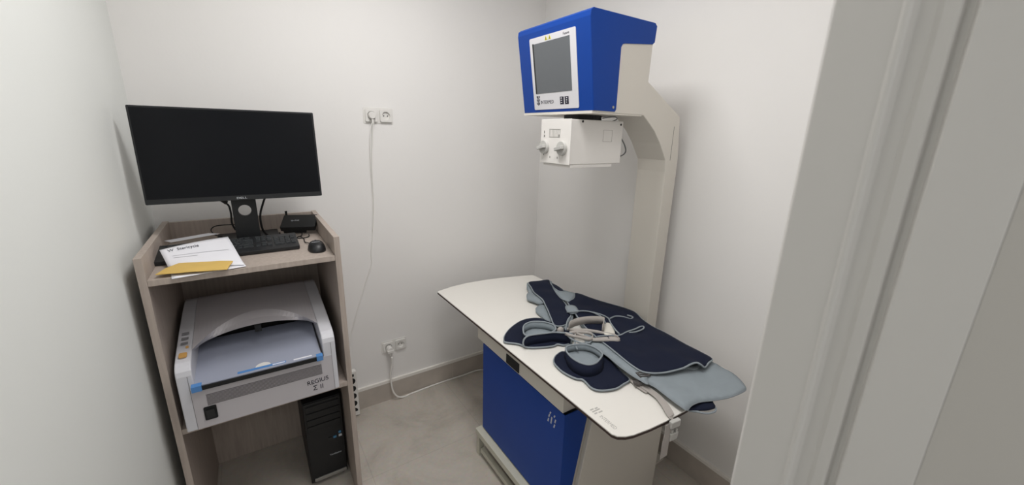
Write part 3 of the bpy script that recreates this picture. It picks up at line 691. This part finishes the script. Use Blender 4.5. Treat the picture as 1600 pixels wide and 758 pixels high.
# column with arm: one profile in xz
arc = [(1.329, 1.671), (1.364, 1.649), (1.404, 1.618), (1.448, 1.571), (1.499, 1.5)]
prof = [(1.07, 1.676), (1.327, 1.676)]+arc[1:]+[(1.506, 1.45), (1.518, .3), (1.515, 0.0005), (1.585, .0005), (1.585, 1.50), (1.572, 1.60), (1.560, 1.680), (1.335, 1.800), (1.338, 1.955), (1.07, 1.955)]
# smooth circular-looking underside
bm = bmesh.new(); prism(bm, prof, 1, YN, YF); obj('column_arm', bm, M_beige, xm, bevel=.003)
obj('column_seam', B(1.5285, 1.5305, YN-.0005, YN+.001, 1.50, 1.640), mat('seam_grey', (120, 118, 112), .6), xm)
obj('base_plate', B(1.25, 1.60, .95, 1.45, .0005, .012), M_beige, xm)
# blue head cover, tilted front
hy0, hy1 = YN-.003, 1.508
zt, zb = 2.003, 1.682
def hx(z): return 1.055-(z-1.682)*(.050/.321)
def headprof():
    p = [(hx(zb), zb), (hx(zt-.025), zt-.025), (hx(zt-.008)+.004, zt-.008), (hx(zt)+.016, zt), (1.335, zt), (1.347, zt-.010), (1.343, 1.938), (1.333, 1.930), (1.183, 1.914), (1.173, 1.911), (1.166, 1.900), (1.168, 1.690), (1.162, zb)]
    return p
# shell: two side plates with the cut-away outline, and the wrap (front + top) between them
head = empty('dummy', (0, 0, 0), None, None); bpy.data.objects.remove(head)
bm = bmesh.new(); prism(bm, headprof(), 1, hy0, hy0+.0025); prism(bm, headprof(), 1, hy1-.0025, hy1)
inner = [(hx(zb), zb), (hx(zt-.025), zt-.025), (hx(zt-.008)+.004, zt-.008), (hx(zt)+.016, zt), (1.335, zt), (1.347, zt-.010)]
th = .003
off = [(x+th, z) for x, z in inner[:2]]+[(inner[2][0]+th, inner[2][1]-th*.6), (inner[3][0], inner[3][1]-th), (1.334, zt-th), (1.343, zt-.011)]
prism(bm, inner+off[::-1], 1, hy0+.0025, hy1-.0025)
hc = obj('head_cover', bm, M_blue, xm, bevel=.0012)
obj('head_housing', B(1.066, 1.330, YF+.001, hy1-.004, 1.684, 1.95), M_beige, xm)
obj('head_bottom', B(1.052, 1.318, YN+.002, hy1-.001, 1.672, 1.6815), M_beige, xm)
bm = bmesh.new(); cyl(bm, (1.150, hy0, 1.697), (0, -1, 0), .005, .002, 16); obj('screw', bm, M_silver, xm)
# tilted control panel
Mp = frame((hx(1.69)-.0005, 1.428, 1.693), (0, -1, 0), (-.050/.321, 0, 1))      # x to the right as seen, z outwards
PW, PH = .272, .268
cp = obj('control_panel', fprism(Mp, rrect(0, PW, 0, PH, .006), 0, .0022), M_panel, xm, 'white control panel with a grey touch screen')
obj('touch_screen', FB(Mp, .026, .240, .062, .246, .0022, .0029), M_glass, cp)
obj('screen_bezel', FB(Mp, .018, .026, .062, .248, .0022, .0032), M_black2, cp)
text('lettering', 'INTERMED', .0185, Mp @ Matrix.Translation((.045, .022, .0023)), M_dark, cp, font_scale=.95)
bm = bmesh.new()
for c, r0 in ((.020, 0), (.0275, 0), (.035, 0)):
    for k in range(3):
        if c == .0275: fbox(bm, Mp, c, c+.0048, .017+k*.0125, .017+k*.0125+.0115, .0022, .0028)
        else: fbox(bm, Mp, c-.001+.001*k, c+.0038+.001*k, .020+k*.0125, .020+k*.0125+.009, .0022, .0028)
obj('logo', bm, M_dark, cp)
for c in (.168, .196):
    b = bmesh.new(); fbox(b, Mp, c, c+.022, .016, .044, .0022, .0028); s_ = obj('approval_mark', b, M_dark, cp)
    b = bmesh.new()
    for k in range(3): fbox(b, Mp, c+.005+(.003 if c > .18 else 0), c+.012+(.003 if c > .18 else 0)*k*.5, .021+k*.008, .0245+k*.008, .0029, .0031)
    obj('mark_detail', b, M_panel, s_)
for c in (.098, .120):
    w_ = obj('warning_sign', fprism(Mp, [(c, .2505), (c+.017, .2505), (c+.0085, .2655)], .0022, .0028), M_yel, cp, 'yellow warning triangle')
    obj('warning_symbol', fprism(Mp, [(c+.0065, .2520), (c+.0105, .2520), (c+.0095, .2600), (c+.0075, .2600)], .00285, .0031), M_dark, w_)
text('lettering', 'Future', .0125, Mp @ Matrix.Translation((.205, .252, .0023)), M_dark, cp)
# collimator box under the head
CXa, CXb, CYa, CYb, CZa, CZb = 1.030, 1.308, 1.166, 1.346, 1.486, 1.653
co = obj('collimator', B(CXa, CXb, CYa, CYb, CZa, CZb), M_coll, xm, 'light grey collimator box hanging under the head', bevel=.0025)
bm = bmesh.new(); box(bm, CXa-.003, CXa-.0002, CYa-.002, CYb, CZa-.002, CZb+.001); obj('front_plate', bm, M_coll, co, bevel=.001)
obj('bottom_slab', B(CXa+.008, CXb-.045, CYa+.003, CYb-.01, CZa-.013, CZa-.0003), M_coll, co, bevel=.001)
bm = bmesh.new(); cyl(bm, (1.16, 1.25, CZb+.0005), (0, 0, 1), .075, .018, 32); obj('swivel_flange', bm, M_black2, co)
for y in (1.316, 1.206):
    b = bmesh.new(); cyl(b, (CXa-.0032, y, 1.545), (-1, 0, 0), .027, .012, 28, .026); k_ = obj('knob', b, M_knob, co, 'grey turning knob', bevel=.001)
    Mq = frame((CXa-.0152, y, 1.545), (0, -1, .25), (0, .25, 1)); b = FB(Mq, -.021, .021, -.0065, .0065, 0, .016); obj('knob_grip', b, M_knob, k_, bevel=.002)
bm = bmesh.new()
Mw = frame((CXa-.0031, 1.292, 1.585), (0, -1, 0), (0, 0, 1))
fbox(bm, Mw, 0, .066, 0, .001, 0, .0006); fbox(bm, Mw, 0, .066, .030, .031, 0, .0006)
for i in range(9): fbox(bm, Mw, i*.008125, i*.008125+.001, 0, .031, 0, .0006)
Mw2 = frame((CXa-.0031, 1.326, 1.585), (0, -1, 0), (0, 0, 1)); fbox(bm, Mw2, 0, .006, 0, .008, 0, .0005); fbox(bm, Mw2, 0, .004, .014, .024, 0, .0005)
for yy, zz in ((1.322, 1.517), (1.282, 1.508), (1.236, 1.508), (1.232, 1.592)): fbox(bm, frame((CXa-.0031, yy, zz), (0, -1, 0), (0, 0, 1)), -.002, .002, -.004, .004, 0, .0005)
obj('scale_marking', bm, mat('scale_grey', (120, 118, 114), .6), co)
bm = bmesh.new()
for a in ((1.198, 1.199, 1.572, 1.618), (1.247, 1.248, 1.572, 1.618), (1.198, 1.248, 1.572, 1.573), (1.198, 1.248, 1.617, 1.618)): box(bm, a[0], a[1], CYa-.0006, CYa+.0002, a[2], a[3])
obj('rating_label', bm, mat('label_outline', (160, 156, 148), .6), co)
for x, z in ((1.085, 1.646), (1.294, 1.640)):
    b = bmesh.new(); cyl(b, (x, CYa+.0002, z), (0, -1, 0), .0045, .001, 16); obj('screw_hole', b, M_black2, co)
obj('cable_loop', T([(1.305, 1.20, 1.600), (1.335, 1.20, 1.590), (1.370, 1.205, 1.560), (1.382, 1.205, 1.535), (1.365, 1.20, 1.520), (1.325, 1.19, 1.511), (1.306, 1.185, 1.508)], .0028, k=6), mat('grey_cable', (110, 112, 114), .5), co, smooth=True)
obj('cable_loop', T([(1.20, 1.18, 1.662), (1.235, 1.15, 1.668), (1.25, 1.15, 1.660), (1.262, 1.185, 1.652)], .0022, k=6), mat('grey_cable', (110, 112, 114), .5), co, smooth=True)

# pedestal under the table
pd = empty('machine_pedestal', (1.12, 1.19, 0), 'blue-fronted beige machine cabinet on a low frame carrying the white table', 'machine cabinet')
PY0, PY1 = .888, 1.480
bm = bmesh.new(); prism(bm, [(.885, .170), (.968, .632), (1.43, .632), (1.43, .100), (.885, .100)], 1, PY0+.004, PY1-.004); box(bm, .96, 1.38, .93, 1.45, .632, .700)
obj('cabinet_core', bm, M_beige, pd)
bm = bmesh.new(); prism(bm, [(.868, .0005), (.985, .700), (1.432, .700), (1.412, .0005)], 1, PY0-.016, PY0+.0035); obj('end_panel', bm, M_beige, pd, bevel=.003)
# blue cover: front plate with folded sides (slanted back edge)
bm = bmesh.new(); box(bm, .838, .842, PY0, PY1, .160, .630)
prism(bm, [(.8421, .160), (.8421, .630), (.958, .630), (.880, .160)], 1, PY0, PY0+.003)
bf = obj('blue_cover', bm, M_blue, pd, 'blue enamelled front cover')
bm = bmesh.new(); prism(bm, [(.8421, .160), (.8421, .630), (.958, .630), (.880, .160)], 1, PY1-.003, PY1); obj('blue_cover', bm, M_blue, pd, 'blue side fold of the cover')
# logo: white slanted dashes
bm = bmesh.new(); Mg = frame((.8378, .982, .542), (0, -1, 0), (0, 0, 1))
for c, z0, z1 in ((.000, .004, .020), (.004, .026, .040), (.010, .044, .054), (.018, .006, .036), (.036, .000, .016), (.040, .024, .040), (.034, .044, .054)):
    sk = .004
    b2 = [(c, z0), (c+.006, z0), (c+.006+sk, z1), (c+sk, z1)]
    pr = prism(bm, b2, 2, 0, .0006)
    for v in pr: v.co = Mg @ v.co
obj('logo', bm, M_galv, bf, 'pale logo of short slanted bars')
bx = obj('upper_box', B(.838, 1.36, .900, 1.535, .633, .718), M_beige, pd, 'beige box beam between cabinet and table top', bevel=.0015)
obj('switch_plate', B(.8345, .8378, 1.178, 1.274, .640, .682), M_black2, pd, 'black recessed switch plate')
obj('box_seam', B(.8905, .892, .8994, .9005, .640, .716), mat('seam_grey', (120, 118, 112), .6), bx)
bm = bmesh.new(); cyl(bm, (.852, 1.5355, .700), (0, 1, 0), .008, .016, 12); obj('bolt', bm, M_edge, pd)
# low frame with feet
bm = bmesh.new()
box(bm, .806, .846, .850, 1.500, .120, .152); box(bm, 1.37, 1.41, .850+.04, 1.500, .120, .152); box(bm, .846, 1.37, 1.462, 1.500, .120, .152); 
obj('base_frame', bm, M_beige_dark, pd, bevel=.002)
bm = bmesh.new(); box(bm, .815, .835, .905, 1.46, .030, .052); obj('lower_rail', bm, M_beige_dark, pd)
for x in (.812, 1.372):
    for y in (.906, 1.470): obj('leg', B(x, x+.026, y, y+.026, .0005, .1195), M_beige_dark, pd)

# table top
tb = empty('examination_table', (1.11, 1.28, .72), 'white table top with dark edge and bowed ends on the blue x-ray cabinet', 'table')
near = [(.812, .680), (.812, .655), (.820, .639), (.840, .626), (.866, .618), (.93, .609), (1.0, .604), (1.104, .602), (1.21, .606), (1.33, .622), (1.40, .634), (1.436, .640), (1.449, .652), (1.452, .672)]
far = [(1.422, 1.868), (1.417, 1.884), (1.36, 1.904), (1.25, 1.933), (1.127, 1.957), (1.0, 1.966), (.90, 1.958), (.81, 1.934), (.799, 1.926)]
outl = near+far
bm = bmesh.new(); prism(bm, outl, 2, .7365, .740); obj('table_surface', bm, M_top, tb, 'white laminate surface')
cx_, cy_ = 1.11, 1.28
bm = bmesh.new(); prism(bm, [(cx_+(x-cx_)*1.0008, cy_+(y-cy_)*1.0005) for x, y in outl], 2, .7275, .7364); obj('table_core', bm, M_edge, tb, 'dark brown core seen as the edge')
bm = bmesh.new(); box(bm, .90, 1.36, .80, 1.75, .719, .7274); obj('mounting_rail', bm, M_beige, tb)
Mlg = frame((.843, .742, .7402), (-.02, -1, 0), (1, -.02, 0))
text('lettering', 'INTERMED', .019, Mlg @ Matrix.Translation((.012, -.008, 0)), M_print_grey, tb, extrude=.0002, font_scale=.75)
bm = bmesh.new()
for c, a, b in ((-.026, 0, .014), (-.024, .018, .030), (-.016, 0, .032), (-.006, 0, .012), (-.004, .016, .032)): fbox(bm, Mlg, c, c+.005, a-.012, b-.012, 0, .0003)
obj('logo', bm, M_print_grey, tb)

# ------------------------------------------------------------------ lead apron and collars on the table
G = PTS
ap = empty('lead_apron', (1.2, .95, .74), 'large navy lead apron with grey piping and grey lining spread over the table', 'apron')
cloth_obj('apron_lining', G['apron_lining'], M_grey, ap, r=.0025, t=.006, label='grey inner lining turned out over the table end', bulge=.003, seed=3)
bm = T(G['roll_pipe'], .0032, closed=True); obj('rolled_hem', bm, M_pipe, ap, smooth=True)
cloth_obj('rolled_edge', G['roll_navy'], M_navy, ap, pipe=False, t=.005, bulge=.002)
cloth_obj('apron_fold', G['apron_fold'], M_grey, ap, r=.0028, t=.006, label='grey folded border of lining', bulge=.004, seed=5)
cloth_obj('apron_panel', G['apron_body'], M_navy, ap, t=.006, bulge=.003, wob=.0025, seed=1, step=.018)
# supporting layers below the navy panel
inn = [(Vector(p)-Vector((1.24, .98, 0)))*1 for p in G['apron_body']]
low = [(1.24+v.x*.93, .98+v.y*.93, .757) for v in inn]
cloth_obj('lining_layer', low, M_grey, ap, pipe=False, t=.03, bulge=0, wob=0, label='folded lining layers under the navy panel')
lb_ = [(1.24+v.x*.86, .98+v.y*.86, .747) for v in inn]
# the folded narrow strip
st = empty('apron_strip', (1.2, 1.45, .74), 'long narrow navy cloth strip folded across the far end of the table', 'cloth strip')
cloth_obj('strip_panel', G['strip'], M_navy, st, t=.006, bulge=.002, seed=2)
cloth_obj('strip_lining', G['strip_lining_a'], M_grey, st, pipe=False, t=.012, bulge=.004, label='grey lining bulging out beside the strip')
cloth_obj('strip_lining', G['strip_lining_b'], M_grey, st, pipe=False, t=.010, bulge=.004, label='lower grey lining fold beside the strip')
under = [(p[0]+.012, p[1]-.005, .758) for p in G['strip']]
cloth_obj('strip_lining', under, M_grey, st, pipe=False, t=.026, bulge=0, wob=0, label='grey lining under the strip')
cloth_obj('shoulder_lobe', G['lobe_a'], M_grey, ap, r=.0024, t=.005, label='rounded grey shoulder tab')
cloth_obj('shoulder_lobe', G['lobe_b'], M_grey, ap, r=.0024, t=.005, label='small rounded grey tab')
cloth_obj('shoulder_flap', G['flap_c'], M_navy, ap, r=.0024, t=.004)
# two thyroid collars: flat bib + band rolled into an upright loop
def collar(tagname, bib, loop, label, h, splay, floorz=.7462):
    e = empty('thyroid_collar', (sum(p[0] for p in bib)/len(bib), sum(p[1] for p in bib)/len(bib), .74), label, 'collar', 'navy thyroid collars on the table')
    cloth_obj('collar_bib', bib, M_navy, e, t=.006, bulge=.004, wob=.001, seed=4)
    path = catmull(loop, True, 5); n = len(path); c = sum(path, Vector())/n
    bm = bmesh.new(); R_ = []
    for i, p in enumerate(path):
        d = Vector((p.x-c.x, p.y-c.y, 0)); d.normalize(); t = .0022
        base = Vector((p.x, p.y, floorz))+d*splay(max(0, d.dot(Vector((-.56, -.83, 0)))))
        R_.append([bm.verts.new(q) for q in (base+d*t, p+d*t, p-d*t, base-d*t)])
    for i in range(n):
        a, b = R_[i], R_[(i+1) % n]
        for k in range(4):
            f = bm.faces.new((a[k], a[(k+1) % 4], b[(k+1) % 4], b[k])); f.material_index = 0 if k in (0, 1, 3) else 1
    o = obj('neck_band', bm, [M_navy, M_grey], e, 'band rolled into a loop, navy outside and grey inside', smooth=True)
    b = bmesh.new(); tube(b, path, .0036, True, 8); obj('piping', b, M_pipe, o, smooth=True)
    cloth_obj('band_lining', [(c.x+(p[0]-c.x)*.92, c.y+(p[1]-c.y)*.92, .7585) for p in loop], M_grey, e, pipe=False, t=.003, bulge=.001, wob=0, label='grey lining inside the rolled band')
    return e
c1 = collar('a', G['collar1'], G['loop1'], 'navy thyroid collar nearest the far left table edge, rolled band upright', .05, lambda s: .001+.004*s)
# front tab of the first collar: a band with a rounded end curling to the right
fp = catmull(G['front1'], False, 6)
bm = bmesh.new(); rows = []
n = len(fp)
for i, p in enumerate(fp):
    s = i/(n-1); rnd = math.sqrt(max(0, 1-max(0, (s-.78)/.22)**2)); zc = (p.z+.7462)/2; hh = (p.z-.7462)/2*max(rnd, .08)
    d = Vector((-.45, -.89, 0)); base = Vector((p.x, p.y, 0))+d*.006
    rows.append([bm.verts.new((base.x+d.x*k[1], base.y+d.y*k[1], zc+hh*k[0])) for k in ((-1, .0035), (1, .0005), (1, -.003), (-1, -.0005))])
for i in range(n-1):
    for k in range(4): bm.faces.new((rows[i][k], rows[i][(k+1) % 4], rows[i+1][(k+1) % 4], rows[i+1][k]))
bm.faces.new(rows[0][::-1]); bm.faces.new(rows[-1])
edge = [r[1].co.copy() for r in rows]+[r[0].co.copy() for r in rows[::-1]]
fo = obj('band_end', bm, M_navy, c1, 'rounded navy end of the band', smooth=True)
b = bmesh.new(); tube(b, edge, .0036, True, 8); obj('piping', b, M_pipe, fo, smooth=True)
c2 = collar('b', G['collar2'], G['loop2'], 'navy thyroid collar nearest the front table edge beside the strap buckle', .045, lambda s: .004+.026*s)

# belts, cords and buckles of the apron
bl = obj('belt', ribbon(catmull(G['belt'], False, 6), None, .026, .002), M_strap, ap, 'pale webbing strap running over the table end', smooth=False)
obj('belt', ribbon(catmull(G['belt2'], False, 6), None, .018, .002), M_strap, ap, 'second pale webbing strap beside the first')
def pos(k, z=None): return Vector(G[k][0])
pa = pos('buckle_a'); Mbk = frame(pa, (.95, -.25, -.02), (.25, .95, 0))
bm = bmesh.new()
for a in ((-.022, .022, -.014, -.009), (-.022, .022, -.002, .002), (-.022, .022, .009, .014), (-.022, -.017, -.014, .014), (.017, .022, -.014, .014)): fbox(bm, Mbk, *a, -.003, .003)
obj('buckle', bm, mat('dark_buckle', (88, 84, 82), .5), ap, 'dark slide buckle on the strap')
pb_ = pos('buckle_b'); Mb2 = frame(pb_+Vector((0, 0, .003)), (.8, -.5, 0), (.5, .8, 0)); obj('buckle', FB(Mb2, -.013, .013, -.008, .008, -.004, .004), mat('dark_buckle', (88, 84, 82), .5), ap, 'small dark buckle')
h1, h2 = pos('hb1'), pos('hb2')
bm = FB(frame(h1, (.95, -.1, 0), (0, -.05, 1)), -.020, .020, -.012, .014, -.007, .007)
obj('buckle', bm, M_knob, ap, 'grey plastic clip hanging over the table end', bevel=.003)
bm = FB(frame(h2, (.95, -.1, 0), (0, -.05, 1)), -.017, .017, -.013, .015, -.006, .006); fbox(bm, frame(h2, (.95, -.1, 0), (0, -.05, 1)), -.012, -.006, .015, .028, -.005, .005); fbox(bm, frame(h2, (.95, -.1, 0), (0, -.05, 1)), .006, .012, .015, .028, -.005, .005)
obj('buckle', bm, M_knob, ap, 'lower grey clip half hanging below', bevel=.002)
a_, b_ = pos('hang_top'), pos('hang_bot')
obj('hanging_strap', ribbon([a_+Vector((.045, .005, -.030)), a_+Vector((.042, .002, -.06)), (a_*.4+b_*.6)+Vector((.018, 0, 0)), b_+Vector((.008, 0, 0))], (1, 0, 0), .034, .002), M_strap, ap, 'loose pale strap end hanging below the table')
obj('band', ribbon(catmull(G['band'], False, 6), (0, 0, 1), .036, .003), M_strap, ap, 'broad taupe waist band on edge', smooth=True)
obj('band', ribbon(catmull(G['band2'], False, 6), (0, .3, .5), .013, .002), M_strap, ap, 'taupe strap loop', smooth=True)
obj('band', ribbon(catmull(G['band3'], False, 6), (0, .5, .5), .013, .002), M_strap, ap, 'taupe strap under the waist band', smooth=True)
for k_ in ('cord1', 'cord2', 'cord3', 'cord4', 'cord5', 'cord6', 'cord7'): obj('cord', T(G[k_], .0034, k=6), M_pipe, ap, 'grey piping cord', smooth=True)
cloth_obj('care_label', G['tag'], M_tag, ap, pipe=False, t=.003, bulge=.002, step=.01)
cloth_obj('strap_end', G['bar'], M_strap, ap, pipe=False, t=.003, bulge=.001, step=.01)
kn = pos('knot'); bm = lump(kn.x, kn.y, .768, .018, .013, .024, 16, 6); obj('strap_knot', bm, M_strap, ap, smooth=True)
